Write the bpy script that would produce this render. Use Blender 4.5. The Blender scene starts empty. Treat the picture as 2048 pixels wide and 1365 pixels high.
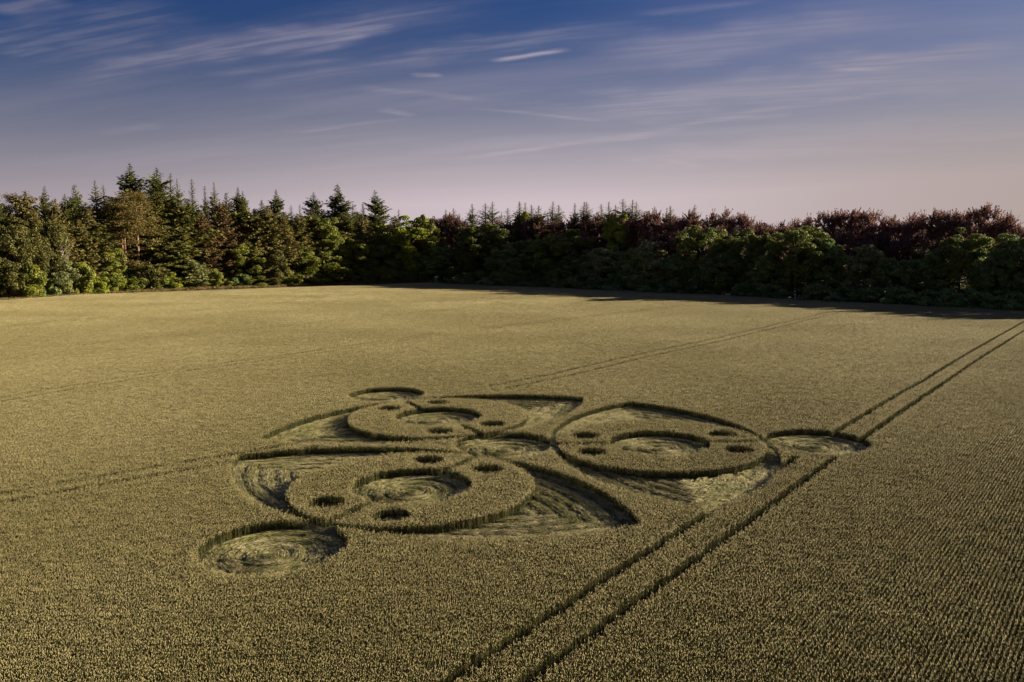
import bpy, math, random
import numpy as np
from mathutils import Vector, Matrix

rng = np.random.default_rng(7)
random.seed(7)
SC = bpy.context.scene
COL = SC.collection
R = math.radians

# ------------------------------------------------------------------ camera
S = 15.0                      # camera height above the crop tops, metres
F = 1701.4                    # focal length in pixels of a 2048 px wide frame
PITCH, ROLL = 0.1300, 0.0106
cam = bpy.data.cameras.new('camera')
cam.sensor_width = 36.0
cam.lens = 36.0 * F / 2048.0
cam.clip_start = 0.5
cam.clip_end = 20000
co = bpy.data.objects.new('camera', cam)
COL.objects.link(co)
co.matrix_world = (Matrix.Translation((0, 0, S)) @ Matrix.Rotation(math.pi/2 - PITCH, 4, 'X')
                   @ Matrix.Rotation(-ROLL, 4, 'Z'))
SC.camera = co

# ------------------------------------------------------------------ light
SUN_AZ, SUN_EL = 20.0, 15.5   # azimuth measured from +x towards +y
sx = math.cos(R(SUN_EL))*math.cos(R(SUN_AZ)); sy = math.cos(R(SUN_EL))*math.sin(R(SUN_AZ)); sz = math.sin(R(SUN_EL))
sun = bpy.data.lights.new('sun', 'SUN')
sun.energy = 5.0
sun.angle = R(0.5)
sun.color = (1.0, 0.87, 0.66)
so = bpy.data.objects.new('sun', sun)
COL.objects.link(so)
so.rotation_euler = Vector((sx, sy, sz)).to_track_quat('Z', 'Y').to_euler()

SC.view_settings.view_transform = 'Standard'
SC.view_settings.look = 'None'
SC.view_settings.exposure = 1.55
SC.view_settings.gamma = 1.0
SC.view_settings.use_curve_mapping = False
SC.cycles.max_bounces = 5
SC.cycles.diffuse_bounces = 3
SC.cycles.transmission_bounces = 3
SC.cycles.transparent_max_bounces = 4

HC = 0.72                     # crop height; z = 0 is the plane of the ears round the formation
def softplus(v, w):
    return w*np.logaddexp(0, np.asarray(v, float)/w)
def top_z(x, y):              # the ears' surface: flat plane that falls away towards the far wood
    n = 0.5*np.asarray(x, float) + 0.866*np.asarray(y, float)
    return -0.032*softplus(n-92, 12) + 0.032*softplus(n-330, 12)

def pix_dir(px, py):
    X = px-1024.0; Y = 682.5-py
    c, s = math.cos(-ROLL), math.sin(-ROLL)
    X, Y = X*c-Y*s, X*s+Y*c
    c, s = math.cos(PITCH), math.sin(PITCH)
    return np.array([X, c*F+s*Y, -s*F+c*Y])/F
def at(px, py):               # where the line of sight through a photo pixel meets the crop surface
    d = pix_dir(px, py)
    lo, hi = 5.0, None
    y = 10.0
    while y < 900:
        t = y/d[1]
        if S + d[2]*t < top_z(d[0]*t, y): hi = y; break
        lo = y; y *= 1.02
    if hi is None: hi = 900.0
    for _ in range(40):
        m = (lo+hi)/2; t = m/d[1]
        if S + d[2]*t < top_z(d[0]*t, m): hi = m
        else: lo = m
    t = hi/d[1]
    return np.array([d[0]*t, hi])

# ------------------------------------------------------------------ world
w = bpy.data.worlds.new('World'); SC.world = w
w.use_nodes = True
nt = w.node_tree
for n in list(nt.nodes): nt.nodes.remove(n)
def N(t, typ, **kw):
    n = t.nodes.new(typ)
    for k, v in kw.items(): setattr(n, k, v)
    return n
def M(t, op, a, b=None, c=None, clamp=False):
    n = t.nodes.new('ShaderNodeMath'); n.operation = op; n.use_clamp = clamp
    for i, v in enumerate((a, b, c)):
        if v is None: continue
        if isinstance(v, (int, float)): n.inputs[i].default_value = v
        else: t.links.new(v, n.inputs[i])
    return n.outputs[0]
def MR(t, v, a, b, c=0.0, d=1.0, smooth=True):
    n = t.nodes.new('ShaderNodeMapRange')
    n.interpolation_type = 'SMOOTHSTEP' if smooth else 'LINEAR'
    t.links.new(v, n.inputs[0])
    for i, q in zip((1, 2, 3, 4), (a, b, c, d)): n.inputs[i].default_value = q
    return n.outputs[0]
def MIX(t, f, a, b, mode='MIX'):
    n = t.nodes.new('ShaderNodeMix'); n.data_type = 'RGBA'; n.blend_type = mode
    for i, v in zip((0, 6, 7), (f, a, b)):
        if isinstance(v, (int, float)): n.inputs[i].default_value = v
        elif isinstance(v, tuple): n.inputs[i].default_value = (*v, 1)
        else: t.links.new(v, n.inputs[i])
    return n.outputs[2]
sky = N(nt, 'ShaderNodeTexSky', sky_type='NISHITA', sun_disc=False)
sky.sun_elevation = R(SUN_EL); sky.sun_rotation = R(90-SUN_AZ)
sky.altitude = 150; sky.air_density = 1.0; sky.dust_density = 1.6; sky.ozone_density = 2.5
tc = N(nt, 'ShaderNodeTexCoord')
sp = N(nt, 'ShaderNodeSeparateXYZ'); nt.links.new(tc.outputs['Generated'], sp.inputs[0])
dx, dy, dz = sp.outputs
zc = M(nt, 'MAXIMUM', dz, 0.0)
zz = M(nt, 'ADD', zc, 0.10)
U = M(nt, 'DIVIDE', dx, zz); V = M(nt, 'DIVIDE', dy, zz)
def uv_of(px, py):
    d = pix_dir(px, py); d = d/np.linalg.norm(d)
    return d[0]/(d[2]+0.10), d[1]/(d[2]+0.10)
cb = N(nt, 'ShaderNodeCombineXYZ'); nt.links.new(U, cb.inputs[0]); nt.links.new(V, cb.inputs[1])
wob = N(nt, 'ShaderNodeTexNoise'); wob.inputs['Scale'].default_value = 2.2; wob.inputs['Detail'].default_value = 5
nt.links.new(cb.outputs[0], wob.inputs['Vector'])
wv = M(nt, 'SUBTRACT', wob.outputs[0], 0.5)
fine = N(nt, 'ShaderNodeTexNoise'); fine.inputs['Scale'].default_value = 13; fine.inputs['Detail'].default_value = 6
mpf = N(nt, 'ShaderNodeMapping'); a_, b_ = uv_of(130, 150), uv_of(900, 25)
ANG = math.atan2(b_[1]-a_[1], b_[0]-a_[0])
mpf.inputs['Rotation'].default_value = (0, 0, -ANG)
nt.links.new(cb.outputs[0], mpf.inputs['Vector'])
mpf2 = N(nt, 'ShaderNodeMapping'); mpf2.inputs['Scale'].default_value = (0.22, 1.6, 1)
nt.links.new(mpf.outputs[0], mpf2.inputs['Vector']); nt.links.new(mpf2.outputs[0], fine.inputs['Vector'])
veil = N(nt, 'ShaderNodeTexNoise'); veil.inputs['Scale'].default_value = 1.3; veil.inputs['Detail'].default_value = 7
veil.inputs['Roughness'].default_value = 0.6
mpf3 = N(nt, 'ShaderNodeMapping'); mpf3.inputs['Scale'].default_value = (0.3, 1.5, 1)
nt.links.new(mpf.outputs[0], mpf3.inputs['Vector']); nt.links.new(mpf3.outputs[0], veil.inputs['Vector'])
def streak(p0, p1, wid, amp, rag=0.6):
    """an ice-cloud streak laid on the cloud layer between two directions"""
    (u0, v0), (u1, v1) = uv_of(*p0), uv_of(*p1)
    L = math.hypot(u1-u0, v1-v0); ex, ey = (u1-u0)/L, (v1-v0)/L
    du = M(nt, 'SUBTRACT', U, u0); dv = M(nt, 'SUBTRACT', V, v0)
    al = M(nt, 'ADD', M(nt, 'MULTIPLY', du, ex), M(nt, 'MULTIPLY', dv, ey))
    ac = M(nt, 'ADD', M(nt, 'MULTIPLY', du, -ey), M(nt, 'MULTIPLY', dv, ex))
    ac = M(nt, 'ADD', ac, M(nt, 'MULTIPLY', wv, wid*2.6))
    d = M(nt, 'ABSOLUTE', ac)
    fa = MR(nt, d, 0.0, wid, 1.0, 0.0)
    e1 = MR(nt, al, 0.0, L*0.3); e2 = MR(nt, al, L*0.7, L, 1.0, 0.0)
    tex = MR(nt, fine.outputs[0], 0.34, 0.66, 1-rag, 1.15)
    return M(nt, 'MULTIPLY', M(nt, 'MULTIPLY', fa, M(nt, 'MULTIPLY', e1, e2)), M(nt, 'MULTIPLY', tex, amp*0.52))
tot = None
for args in [((60, 175), (1010, 5), 0.16, 0.42), ((520, 130), (920, 5), 0.06, 0.16), ((400, 155), (720, 112), 0.07, 0.24),
             ((620, 150), (1330, 40), 0.13, 0.26), ((450, 175), (760, 135), 0.10, 0.15), ((975, 126), (1150, 97), 0.045, 0.75, 0.4),
             ((815, 151), (890, 148), 0.05, 0.5, 0.5), ((-40, 25), (140, -8), 0.10, 0.4), ((10, 115), (110, 90), 0.06, 0.28),
             ((170, 268), (340, 247), 0.09, 0.26), ((560, 270), (840, 235), 0.045, 0.26), ((930, 217), (1230, 245), 0.05, 0.26),
             ((760, 216), (830, 235), 0.06, 0.3), ((680, 175), (1010, 200), 0.08, 0.2), ((880, 325), (1300, 265), 0.10, 0.36),
             ((1130, 300), (1640, 200), 0.12, 0.3), ((1380, 255), (1900, 160), 0.11, 0.24), ((1480, 240), (1600, 228), 0.07, 0.3),
             ((1830, 290), (2120, 262), 0.13, 0.55), ((1320, 318), (1420, 338), 0.07, 0.26), ((1640, 130), (1770, 148), 0.05, 0.22),
             ((1250, 320), (1300, 326), 0.08, 0.22), ((1250, 30), (1560, -5), 0.05, 0.18), ((1600, 150), (2100, 85), 0.2, 0.3), ((1050, 250), (2150, 110), 0.45, 0.34, 0.4), ((1150, 120), (1900, 20), 0.30, 0.30, 0.4),
             ((-60, 120), (420, 20), 0.30, 0.26, 0.7), ((1200, 330), (2100, 250), 0.5, 0.3, 0.3)]:
    s_ = streak(*args)
    tot = s_ if tot is None else M(nt, 'ADD', tot, s_)
# thin veil, thicker towards the horizon and towards the sun's side
elev = MR(nt, dz, 0.0, 0.27, 1.0, 0.0, smooth=False)
elev = M(nt, 'POWER', elev, 2.35)
side = M(nt, 'ADD', MR(nt, dx, 0.0, 0.6, -0.02, 0.17), MR(nt, dx, -0.55, -0.05, -0.06, 0.0))
vn = M(nt, 'ADD', 0.04, M(nt, 'MULTIPLY', MR(nt, veil.outputs[0], 0.36, 0.78, -0.03, 0.09), MR(nt, dz, 0.02, 0.12)))
vl = M(nt, 'ADD', M(nt, 'MULTIPLY', elev, 1.3), M(nt, 'ADD', vn, side), clamp=True)
tot = M(nt, 'ADD', vl, M(nt, 'MULTIPLY', tot, M(nt, 'SUBTRACT', 1.15, vl)), clamp=True)
tint = MIX(nt, 1.0, sky.outputs[0], MIX(nt, MR(nt, dz, 0.03, 0.26), (0.17, 0.215, 0.33), (0.125, 0.195, 0.385)), 'MULTIPLY')
warm = MIX(nt, MR(nt, dx, 0.0, 0.6), MIX(nt, MR(nt, dx, -0.6, 0.05), (3.1, 2.6, 2.9), (4.6, 3.85, 4.1)), (3.2, 2.6, 2.45))
cl = MIX(nt, M(nt, 'MULTIPLY', tot, 0.92), tint, warm)
bg = N(nt, 'ShaderNodeBackground'); bg.inputs[1].default_value = 0.050
nt.links.new(cl, bg.inputs[0])
wo = N(nt, 'ShaderNodeOutputWorld'); nt.links.new(bg.outputs[0], wo.inputs[0])

# ------------------------------------------------------------------ helpers
def rgb(c): return (*c, 1.0)
def material(name, cols, scale=1.0, rough=0.75, trans=0.0, rand=0.25, noise_lo=0.35, noise_hi=0.65, detail=3, world=False, spec=0.25, second=None):
    """leaf / straw / bark / soil: two or three colours broken up by noise, some light let through"""
    m = bpy.data.materials.new(name); m.use_nodes = True
    t = m.node_tree; t.nodes.clear()
    if world:
        g = N(t, 'ShaderNodeNewGeometry'); vec = g.outputs['Position']
    else:
        g = N(t, 'ShaderNodeTexCoord'); vec = g.outputs['Object']
    oi = N(t, 'ShaderNodeObjectInfo')
    no = N(t, 'ShaderNodeTexNoise'); no.inputs['Scale'].default_value = scale; no.inputs['Detail'].default_value = detail
    t.links.new(vec, no.inputs['Vector'])
    f = MR(t, no.outputs[0], noise_lo, noise_hi)
    c = MIX(t, f, cols[0], cols[1])
    if len(cols) > 2:
        n2 = N(t, 'ShaderNodeTexNoise'); n2.inputs['Scale'].default_value = second or scale*4.1; n2.inputs['Detail'].default_value = 2
        t.links.new(vec, n2.inputs['Vector'])
        c = MIX(t, MR(t, n2.outputs[0], 0.5, 0.68), c, cols[2])
    v = M(t, 'ADD', M(t, 'MULTIPLY', oi.outputs['Random'], rand), 1.0-rand/2)
    hv = N(t, 'ShaderNodeHueSaturation'); t.links.new(v, hv.inputs['Value']); t.links.new(c, hv.inputs['Color'])
    b = N(t, 'ShaderNodeBsdfPrincipled')
    t.links.new(hv.outputs[0], b.inputs['Base Color'])
    b.inputs['Roughness'].default_value = rough
    b.inputs['Specular IOR Level'].default_value = spec
    o = N(t, 'ShaderNodeOutputMaterial')
    if trans > 0:
        tr = N(t, 'ShaderNodeBsdfTranslucent'); t.links.new(hv.outputs[0], tr.inputs[0])
        mx = N(t, 'ShaderNodeMixShader'); mx.inputs[0].default_value = trans
        t.links.new(b.outputs[0], mx.inputs[1]); t.links.new(tr.outputs[0], mx.inputs[2])
        t.links.new(mx.outputs[0], o.inputs[0])
    else:
        t.links.new(b.outputs[0], o.inputs[0])
    return m

class MB:
    """collects quads and triangles and links them as one mesh"""
    def __init__(s): s.v = []; s.q = []; s.t = []; s.qm = []; s.tm = []; s.n = 0
    def verts(s, a):
        a = np.asarray(a, float).reshape(-1, 3); k = s.n; s.v.append(a); s.n += len(a); return k
    def quads(s, idx, m=0):
        idx = np.asarray(idx, int).reshape(-1, 4); s.q.append(idx); s.qm.append(np.full(len(idx), m))
    def tris(s, idx, m=0):
        idx = np.asarray(idx, int).reshape(-1, 3); s.t.append(idx); s.tm.append(np.full(len(idx), m))
    def leaves(s, c, a, b, m=0):
        """quads centred at c with half axes a (long) and b (wide): a pointed leaf or spray"""
        c, a, b = (np.asarray(z, float) for z in (c, a, b))
        k = s.verts(np.stack([c-a, c+b*0.9-a*0.1, c+a, c-b*0.9-a*0.1], 1))
        s.quads(k+np.arange(len(c)*4).reshape(-1, 4), m)
    def tube(s, pts, rad, sides=5, m=0):
        pts = np.asarray(pts, float); rad = np.asarray(rad, float)
        d = np.gradient(pts, axis=0); d /= np.linalg.norm(d, axis=1)[:, None]+1e-9
        ref = np.array([0.0, 0, 1]) if abs(d[0, 2]) < 0.8 else np.array([1.0, 0, 0])
        u = np.cross(d, ref); u /= np.linalg.norm(u, axis=1)[:, None]+1e-9
        v = np.cross(d, u)
        th = np.linspace(0, 2*np.pi, sides, endpoint=False)
        ring = pts[:, None]+rad[:, None, None]*(np.cos(th)[None, :, None]*u[:, None]+np.sin(th)[None, :, None]*v[:, None])
        k = s.verts(ring)
        i = np.arange(len(pts)-1)[:, None]*sides; j = np.arange(sides)[None]; j2 = (j+1) % sides
        s.quads(k+np.stack([i+j, i+j2, i+sides+j2, i+sides+j], -1), m)
    def mesh(s, name, mats, smooth=False):
        me = bpy.data.meshes.new(name)
        V_ = np.concatenate(s.v) if s.v else np.zeros((0, 3))
        Q = np.concatenate(s.q) if s.q else np.zeros((0, 4), int)
        T = np.concatenate(s.t) if s.t else np.zeros((0, 3), int)
        me.vertices.add(len(V_)); me.vertices.foreach_set('co', V_.ravel())
        me.loops.add(Q.size+T.size)
        me.loops.foreach_set('vertex_index', np.concatenate([Q.ravel(), T.ravel()]).astype(np.int32))
        me.polygons.add(len(Q)+len(T))
        st = np.concatenate([np.arange(len(Q))*4, Q.size+np.arange(len(T))*3]).astype(np.int32)
        me.polygons.foreach_set('loop_start', st)
        mi = np.concatenate((s.qm or [np.zeros(0)])+(s.tm or [np.zeros(0)])).astype(np.int32)
        me.polygons.foreach_set('material_index', mi)
        for m in mats: me.materials.append(m)
        me.update(calc_edges=True)
        me.validate()
        if smooth: me.polygons.foreach_set('use_smooth', [True]*len(me.polygons))
        return me
def tag(o, label=None, cat=None, group=None, kind=None):
    if label: o['label'] = label
    if cat: o['category'] = cat
    if group: o['group'] = group
    if kind: o['kind'] = kind
    return o
def link(name, me, parent=None, loc=None):
    o = bpy.data.objects.new(name, me); COL.objects.link(o)
    if parent: o.parent = parent
    if loc is not None: o.location = loc
    return o

# ------------------------------------------------------------------ the formation, in plan
C0 = np.array([-0.0399, 3.9401])*S
TH, R1, RD, LV, R2, R0 = 4.1911, 0.7354*S, 0.4878*S, 0.975*S, 1.4857*S, 0.238*S
WV = 0.520*S
RARC = (LV**2+WV**2)/(2*WV)
AX = []
for k in range(3):
    a = TH-k*2*math.pi/3
    d = np.array([math.cos(a), math.sin(a)]); AX.append((d, np.array([-d[1], d[0]]), C0+d*R1, C0+d*R2))
def frame(k, x, y):
    d, t, m, s2 = AX[k]
    X = x-m[0]; Y = y-m[1]
    return X*d[0]+Y*d[1], X*t[0]+Y*t[1]
tram_pix = [  # every wheel track as points seen in the photograph
    [(840, 1392), (883, 1365), (1283, 1107), (1420, 1021), (1592, 911)],
    [(1668, 863), (1850, 758), (2048, 643), (2140, 592)],
    [(990, 1400), (1039, 1365), (1300, 1178), (1500, 1036), (1668, 914)],
    [(1712, 884), (1880, 770), (2048, 661), (2160, 592)]]
faint_pix = [[(-60, 812), (300, 752), (620, 708), (1000, 655), (1400, 608)], [(-60, 708), (330, 674), (500, 660), (960, 614)],
             [(-60, 661), (250, 632), (480, 615), (760, 590)], [(1010, 775), (1140, 750), (1450, 680), (1690, 622)],
             [(-60, 1015), (150, 976), (470, 922), (640, 892)]]
def dist_poly(x, y, P):
    best = np.full(x.shape, 1e9)
    for (ax, ay), (bx, by) in zip(P[:-1], P[1:]):
        vx, vy = bx-ax, by-ay
        t = np.clip(((x-ax)*vx+(y-ay)*vy)/(vx*vx+vy*vy), 0, 1)
        best = np.minimum(best, np.hypot(x-ax-t*vx, y-ay-t*vy))
    return best
TRAM = [np.array([at(*q) for q in L]) for L in tram_pix]
FAINT = []
for L in faint_pix:
    P = np.array([at(*q) for q in L]); dd = np.gradient(P, axis=0); dd /= np.linalg.norm(dd, axis=1)[:, None]
    nn = np.c_[-dd[:, 1], dd[:, 0]]
    FAINT += [P, P+nn*2.05]
PATCH = [(at(1060, 581), 7, .5, -.5), (at(1452, 602), 3.5, .55, -.5), (at(1462, 602.5), 2.5, .6, -.5), (at(1730, 619), 4, .5, -.5), (at(1748, 620), 2.5, .5, -.5)]
def region(x, y):
    """0 = standing; 1..4 circles; 11.. hubs; 21.. crescents (two each side); 31.. dots; 41.. paths; 50 tracks"""
    r = np.zeros(x.shape, int)
    wobble = 0.10*np.sin(x*2.1+y*1.3)+0.07*np.sin(y*3.7-x*2.9)
    for k, P in enumerate(TRAM): r[dist_poly(x, y, P) < 0.285+0.2*wobble] = 50
    for P in FAINT: r[dist_poly(x, y, P) < 0.25+0.5*wobble] = 51
    for (c, L, ux, uy) in PATCH:
        du, dv = x-c[0], y-c[1]; e = math.hypot(ux, uy)
        r[((du*ux+dv*uy)/e/L)**2+((du*-uy+dv*ux)/e/1.1)**2 < 1+3*wobble] = 51
    for k in range(3):
        u, v = frame(k, x, y)
        rad = np.hypot(u, v)
        ves = (np.hypot(u-(WV-RARC), v) < RARC) & (np.hypot(u+(WV-RARC), v) < RARC)
        disc = rad < RD
        r[ves & disc] = 0
        r[ves & ~disc & (v > 0)] = 21+k
        r[ves & ~disc & (v <= 0)] = 24+k
        r[(np.abs(v) < 0.022*S+0.5*wobble) & disc] = 41+k
        r[rad < R0+0.4*wobble] = 11+k
        i = 0
        for su in (-1, 1):
            for sv in (-1, 1):
                r[np.hypot(u-su*0.334*S, v-sv*0.152*S) < 0.071*S+0.6*wobble] = 31+k*4+i; i += 1
        c = AX[k][3]
        r[np.hypot(x-c[0], y-c[1]) < R0+0.4*wobble] = 2+k
    r[np.hypot(x-C0[0], y-C0[1]) < R0+0.4*wobble] = 1
    return r

edge_pix = [(-420, 636), (-100, 606), (0, 600), (120, 592), (250, 583), (450, 574), (540, 572), (620, 567), (800, 563), (860, 565), (1100, 574),
            (1300, 583), (1450, 590), (1700, 603), (1900, 613), (2048, 620), (2200, 629), (2400, 640)]
EDGE = np.array([at(*q) for q in edge_pix])
EPX = np.array([q[0] for q in edge_pix]); EPY = np.array([q[1] for q in edge_pix])
print('EDGE', np.round(EDGE).tolist())
bear = EDGE[:, 0]/EDGE[:, 1]; edist = EDGE[:, 1]
def in_field(x, y, off=0.0):
    return y+off < np.interp(x/np.maximum(y, 1), bear, edist)

# ------------------------------------------------------------------ ground
m_soil = material('soil', [(0.055, 0.038, 0.022), (0.085, 0.055, 0.032), (0.04, 0.030, 0.018)], 0.7, 0.95, world=True, rand=0, spec=0.1)
gx = np.unique(np.concatenate([np.linspace(-260, 260, 131), np.array([-6000, -3500, -2000, -1200, -800, -500, -350, 350, 500, 800, 1200, 2000, 3500, 6000])]))
gy = np.unique(np.concatenate([np.linspace(-20, 480, 126), np.array([-3000, -1000, -300, -100, 560, 700, 1000, 1600, 2600, 4500, 8000])]))
GX, GY = np.meshgrid(gx, gy)
b = MB(); b.verts(np.stack([GX, GY, top_z(GX, GY)-HC], -1))
nx = len(gx); ii, jj = np.meshgrid(np.arange(len(gy)-1), np.arange(nx-1), indexing='ij'); k0 = ii*nx+jj
b.quads(np.stack([k0, k0+1, k0+nx+1, k0+nx], -1))
g = link('ground', b.mesh('ground', [m_soil], True)); tag(g, 'brown soil showing in the wheel tracks and under the wheat', 'ground', kind='structure')

# ------------------------------------------------------------------ wheat: tufts scattered over the field
m_ear = material('wheat_ear', [(0.365, 0.303, 0.137), (0.47, 0.395, 0.195), (0.295, 0.27, 0.098)], 0.035, 0.6, 0.12, world=True, rand=0.22, second=3.0)
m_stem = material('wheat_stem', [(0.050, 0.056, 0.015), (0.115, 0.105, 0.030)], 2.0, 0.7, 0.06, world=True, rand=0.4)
m_straw = material('laid_straw', [(0.52, 0.44, 0.25), (0.30, 0.265, 0.12)], 0.6, 0.6, 0.05, world=True, rand=0.4, spec=0.2)
m_green = material('laid_green', [(0.095, 0.110, 0.024), (0.16, 0.16, 0.042)], 0.7, 0.6, 0.1, world=True, rand=0.4, spec=0.15)
ROW = R(52.6)                 # direction the seed rows run
def ears(b, base, top, size, wid, lean):
    """spindle ears on their stalks"""
    n = len(base)
    ax = np.c_[lean, np.ones(n)]; ax /= np.linalg.norm(ax, axis=1)[:, None]
    th = rng.uniform(0, 6.28, n)
    u = np.c_[np.cos(th), np.sin(th), np.zeros(n)]; v = np.cross(ax, u)
    mid = top+ax*(size*0.45)[:, None]; tip = top+ax*size[:, None]
    R_ = []
    for a in (0, 2.094, 4.189): R_.append(mid+wid[:, None]*(math.cos(a)*u+math.sin(a)*v))
    k = b.verts(np.stack([top, *R_, tip], 1))
    i = k+np.arange(n)[:, None]*5
    for a_, b_ in ((1, 2), (2, 3), (3, 1)):
        b.tris(np.concatenate([i, i+a_, i+b_], 1)[:, [0, 2, 1]], 0)
        b.tris(np.concatenate([i+a_, i+b_, i+4], 1), 0)
def wheat_patch(name, size, rows, per_row, es, ew, sw, leaf=True):
    b = MB()
    P = []
    for r_ in range(rows):
        yy = (r_+0.5)/rows*size-size/2
        xx = (np.arange(per_row)+rng.uniform(0, 1, per_row))/per_row*size-size/2
        P.append(np.c_[xx, yy+rng.normal(0, 0.024 if size < 1 else 0.03, per_row)])
    P = np.concatenate(P); n = len(P)
    h = HC-0.07+rng.normal(0, 0.045, n)
    lean = rng.normal(0, 1, (n, 2))*np.array([0.26, 0.12])+np.array([0.10, 0.0])
    base = np.c_[P, np.zeros(n)]; top = np.c_[P+lean*0.10, h-es*0.5]
    ears(b, base, top, es*rng.uniform(0.75, 1.25, n), ew*rng.uniform(0.75, 1.2, n), lean*1.6)
    th = rng.uniform(0, 6.28, n); u = np.c_[np.cos(th), np.sin(th), np.zeros(n)]*sw
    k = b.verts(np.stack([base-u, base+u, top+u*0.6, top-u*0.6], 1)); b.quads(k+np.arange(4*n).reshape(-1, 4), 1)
    if leaf:
        m = n
        th = rng.uniform(0, 6.28, m); d = np.c_[np.cos(th), np.sin(th), np.zeros(m)]
        z0 = rng.uniform(0.15, 0.48, m)
        s0 = base*1.0; s0[:, 2] = z0
        s1 = s0+d*0.06; s1[:, 2] += 0.09; s2 = s0+d*0.15; s2[:, 2] += rng.uniform(-0.06, 0.09, m)
        pr = np.c_[-d[:, 1], d[:, 0], np.zeros(m)]*sw*0.95
        k = b.verts(np.stack([s0-pr*.5, s0+pr*.5, s1+pr, s1-pr, s2], 1)); i = k+np.arange(m)[:, None]*5
        b.quads(np.concatenate([i, i+1, i+2, i+3], 1), 1); b.tris(np.concatenate([i+3, i+2, i+4], 1), 1)
    return bpy.data.objects.new(name, b.mesh(name, [m_ear, m_stem]))
def laid_patch(name):
    b = MB(); n = 105
    p0 = np.c_[rng.uniform(-0.34, 0.06, n), rng.uniform(-0.2, 0.2, n), rng.uniform(0.02, 0.10, n)]
    yaw = rng.normal(0, 0.12, n); L = rng.uniform(0.30, 0.52, n)
    d = np.c_[np.cos(yaw), np.sin(yaw), rng.normal(0.07, 0.11, n)]
    p1 = p0+d*(L*0.5)[:, None]; p1[:, 2] += rng.uniform(0.0, 0.06, n); p2 = p0+d*L[:, None]; p2[:, 2] = np.maximum(p2[:, 2], 0.02)
    pr = np.c_[-np.sin(yaw), np.cos(yaw), rng.normal(0, 0.5, n)]*rng.uniform(0.0045, 0.0085, n)[:, None]
    k = b.verts(np.stack([p0-pr, p0+pr, p1+pr, p1-pr, p2+pr*.8, p2-pr*.8], 1)); i = k+np.arange(n)[:, None]*6
    gm = rng.uniform(size=n) < 0.48
    for sel, mt in ((~gm, 0), (gm, 1)):
        b.quads(np.concatenate([i, i+1, i+2, i+3], 1)[sel], mt); b.quads(np.concatenate([i+3, i+2, i+4, i+5], 1)[sel], mt)
    n2 = n//2
    top = p2[:n2]; nl = d[:n2, :2]*6
    ears(b, top, top, np.full(n2, 0.09), np.full(n2, 0.010), nl)
    # faces of the ears drawn with material 0 = straw
    return bpy.data.objects.new(name, b.mesh(name, [m_straw, m_green]))
def proto_collection(name, objs):
    c = bpy.data.collections.new(name)
    for o in objs: c.objects.link(o)
    return c
c_near = proto_collection('near_tufts', [wheat_patch('near_%02d' % i, 0.52, 3, 20, 0.098, 0.0120, 0.0055) for i in range(10)])
c_small = proto_collection('edge_tufts', [wheat_patch('small_%02d' % i, 0.0867, 1, 3, 0.095, 0.0125, 0.0065) for i in range(16)])
c_far = proto_collection('far_tufts', [wheat_patch('far_%02d' % i, 2.08, 12, 30, 0.12, 0.026, 0.012, leaf=False) for i in range(6)])
c_laid = proto_collection('laid_tufts', [laid_patch('laid_%02d' % i) for i in range(10)])

def scatter(name, pts, rot, scl, idx, coll):
    me = bpy.data.meshes.new(name); n = len(pts)
    me.vertices.add(n); me.vertices.foreach_set('co', np.asarray(pts, float).ravel())
    for an, ty, dat, key in (('rot', 'FLOAT_VECTOR', rot, 'vector'), ('scl', 'FLOAT_VECTOR', scl, 'vector'), ('idx', 'INT', idx, 'value')):
        a = me.attributes.new(an, ty, 'POINT'); a.data.foreach_set(key, np.asarray(dat).ravel())
    o = link(name, me)
    ng = bpy.data.node_groups.new(name+'_scatter', 'GeometryNodeTree')
    ng.interface.new_socket('Geometry', in_out='INPUT', socket_type='NodeSocketGeometry')
    ng.interface.new_socket('Geometry', in_out='OUTPUT', socket_type='NodeSocketGeometry')
    gi = ng.nodes.new('NodeGroupInput'); go = ng.nodes.new('NodeGroupOutput')
    ip = ng.nodes.new('GeometryNodeInstanceOnPoints'); ci = ng.nodes.new('GeometryNodeCollectionInfo')
    ci.inputs['Collection'].default_value = coll; ci.inputs['Separate Children'].default_value = True; ci.inputs['Reset Children'].default_value = True
    ip.inputs['Pick Instance'].default_value = True
    def na(nm, ty):
        q = ng.nodes.new('GeometryNodeInputNamedAttribute'); q.data_type = ty; q.inputs['Name'].default_value = nm; return q.outputs['Attribute']
    ng.links.new(gi.outputs[0], ip.inputs['Points']); ng.links.new(ci.outputs[0], ip.inputs['Instance'])
    ng.links.new(na('rot', 'FLOAT_VECTOR'), ip.inputs['Rotation']); ng.links.new(na('scl', 'FLOAT_VECTOR'), ip.inputs['Scale'])
    ng.links.new(na('idx', 'INT'), ip.inputs['Instance Index']); ng.links.new(ip.outputs[0], go.inputs[0])
    md = o.modifiers.new('scatter', 'NODES'); md.node_group = ng
    return o
cR, sR = math.cos(ROW), math.sin(ROW)
def grid(cell, ymax):
    U_ = np.arange(-120, 420, cell); V_ = np.arange(-330, 240, cell)
    u, v = np.meshgrid(U_, V_, indexing='ij'); u = u.ravel(); v = v.ravel()
    x = u*cR-v*sR; y = u*sR+v*cR
    k = (y > 15) & (y < ymax) & (np.abs(x) < 0.64*y+9)
    return u[k], v[k], x[k], y[k]
NEAR_Y = 205.0
def swell(x, y):             # slow variation of crop height
    return 1+0.035*np.sin(x*0.11+1.3*np.sin(y*0.05))*np.sin(y*0.09+x*0.03)
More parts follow.
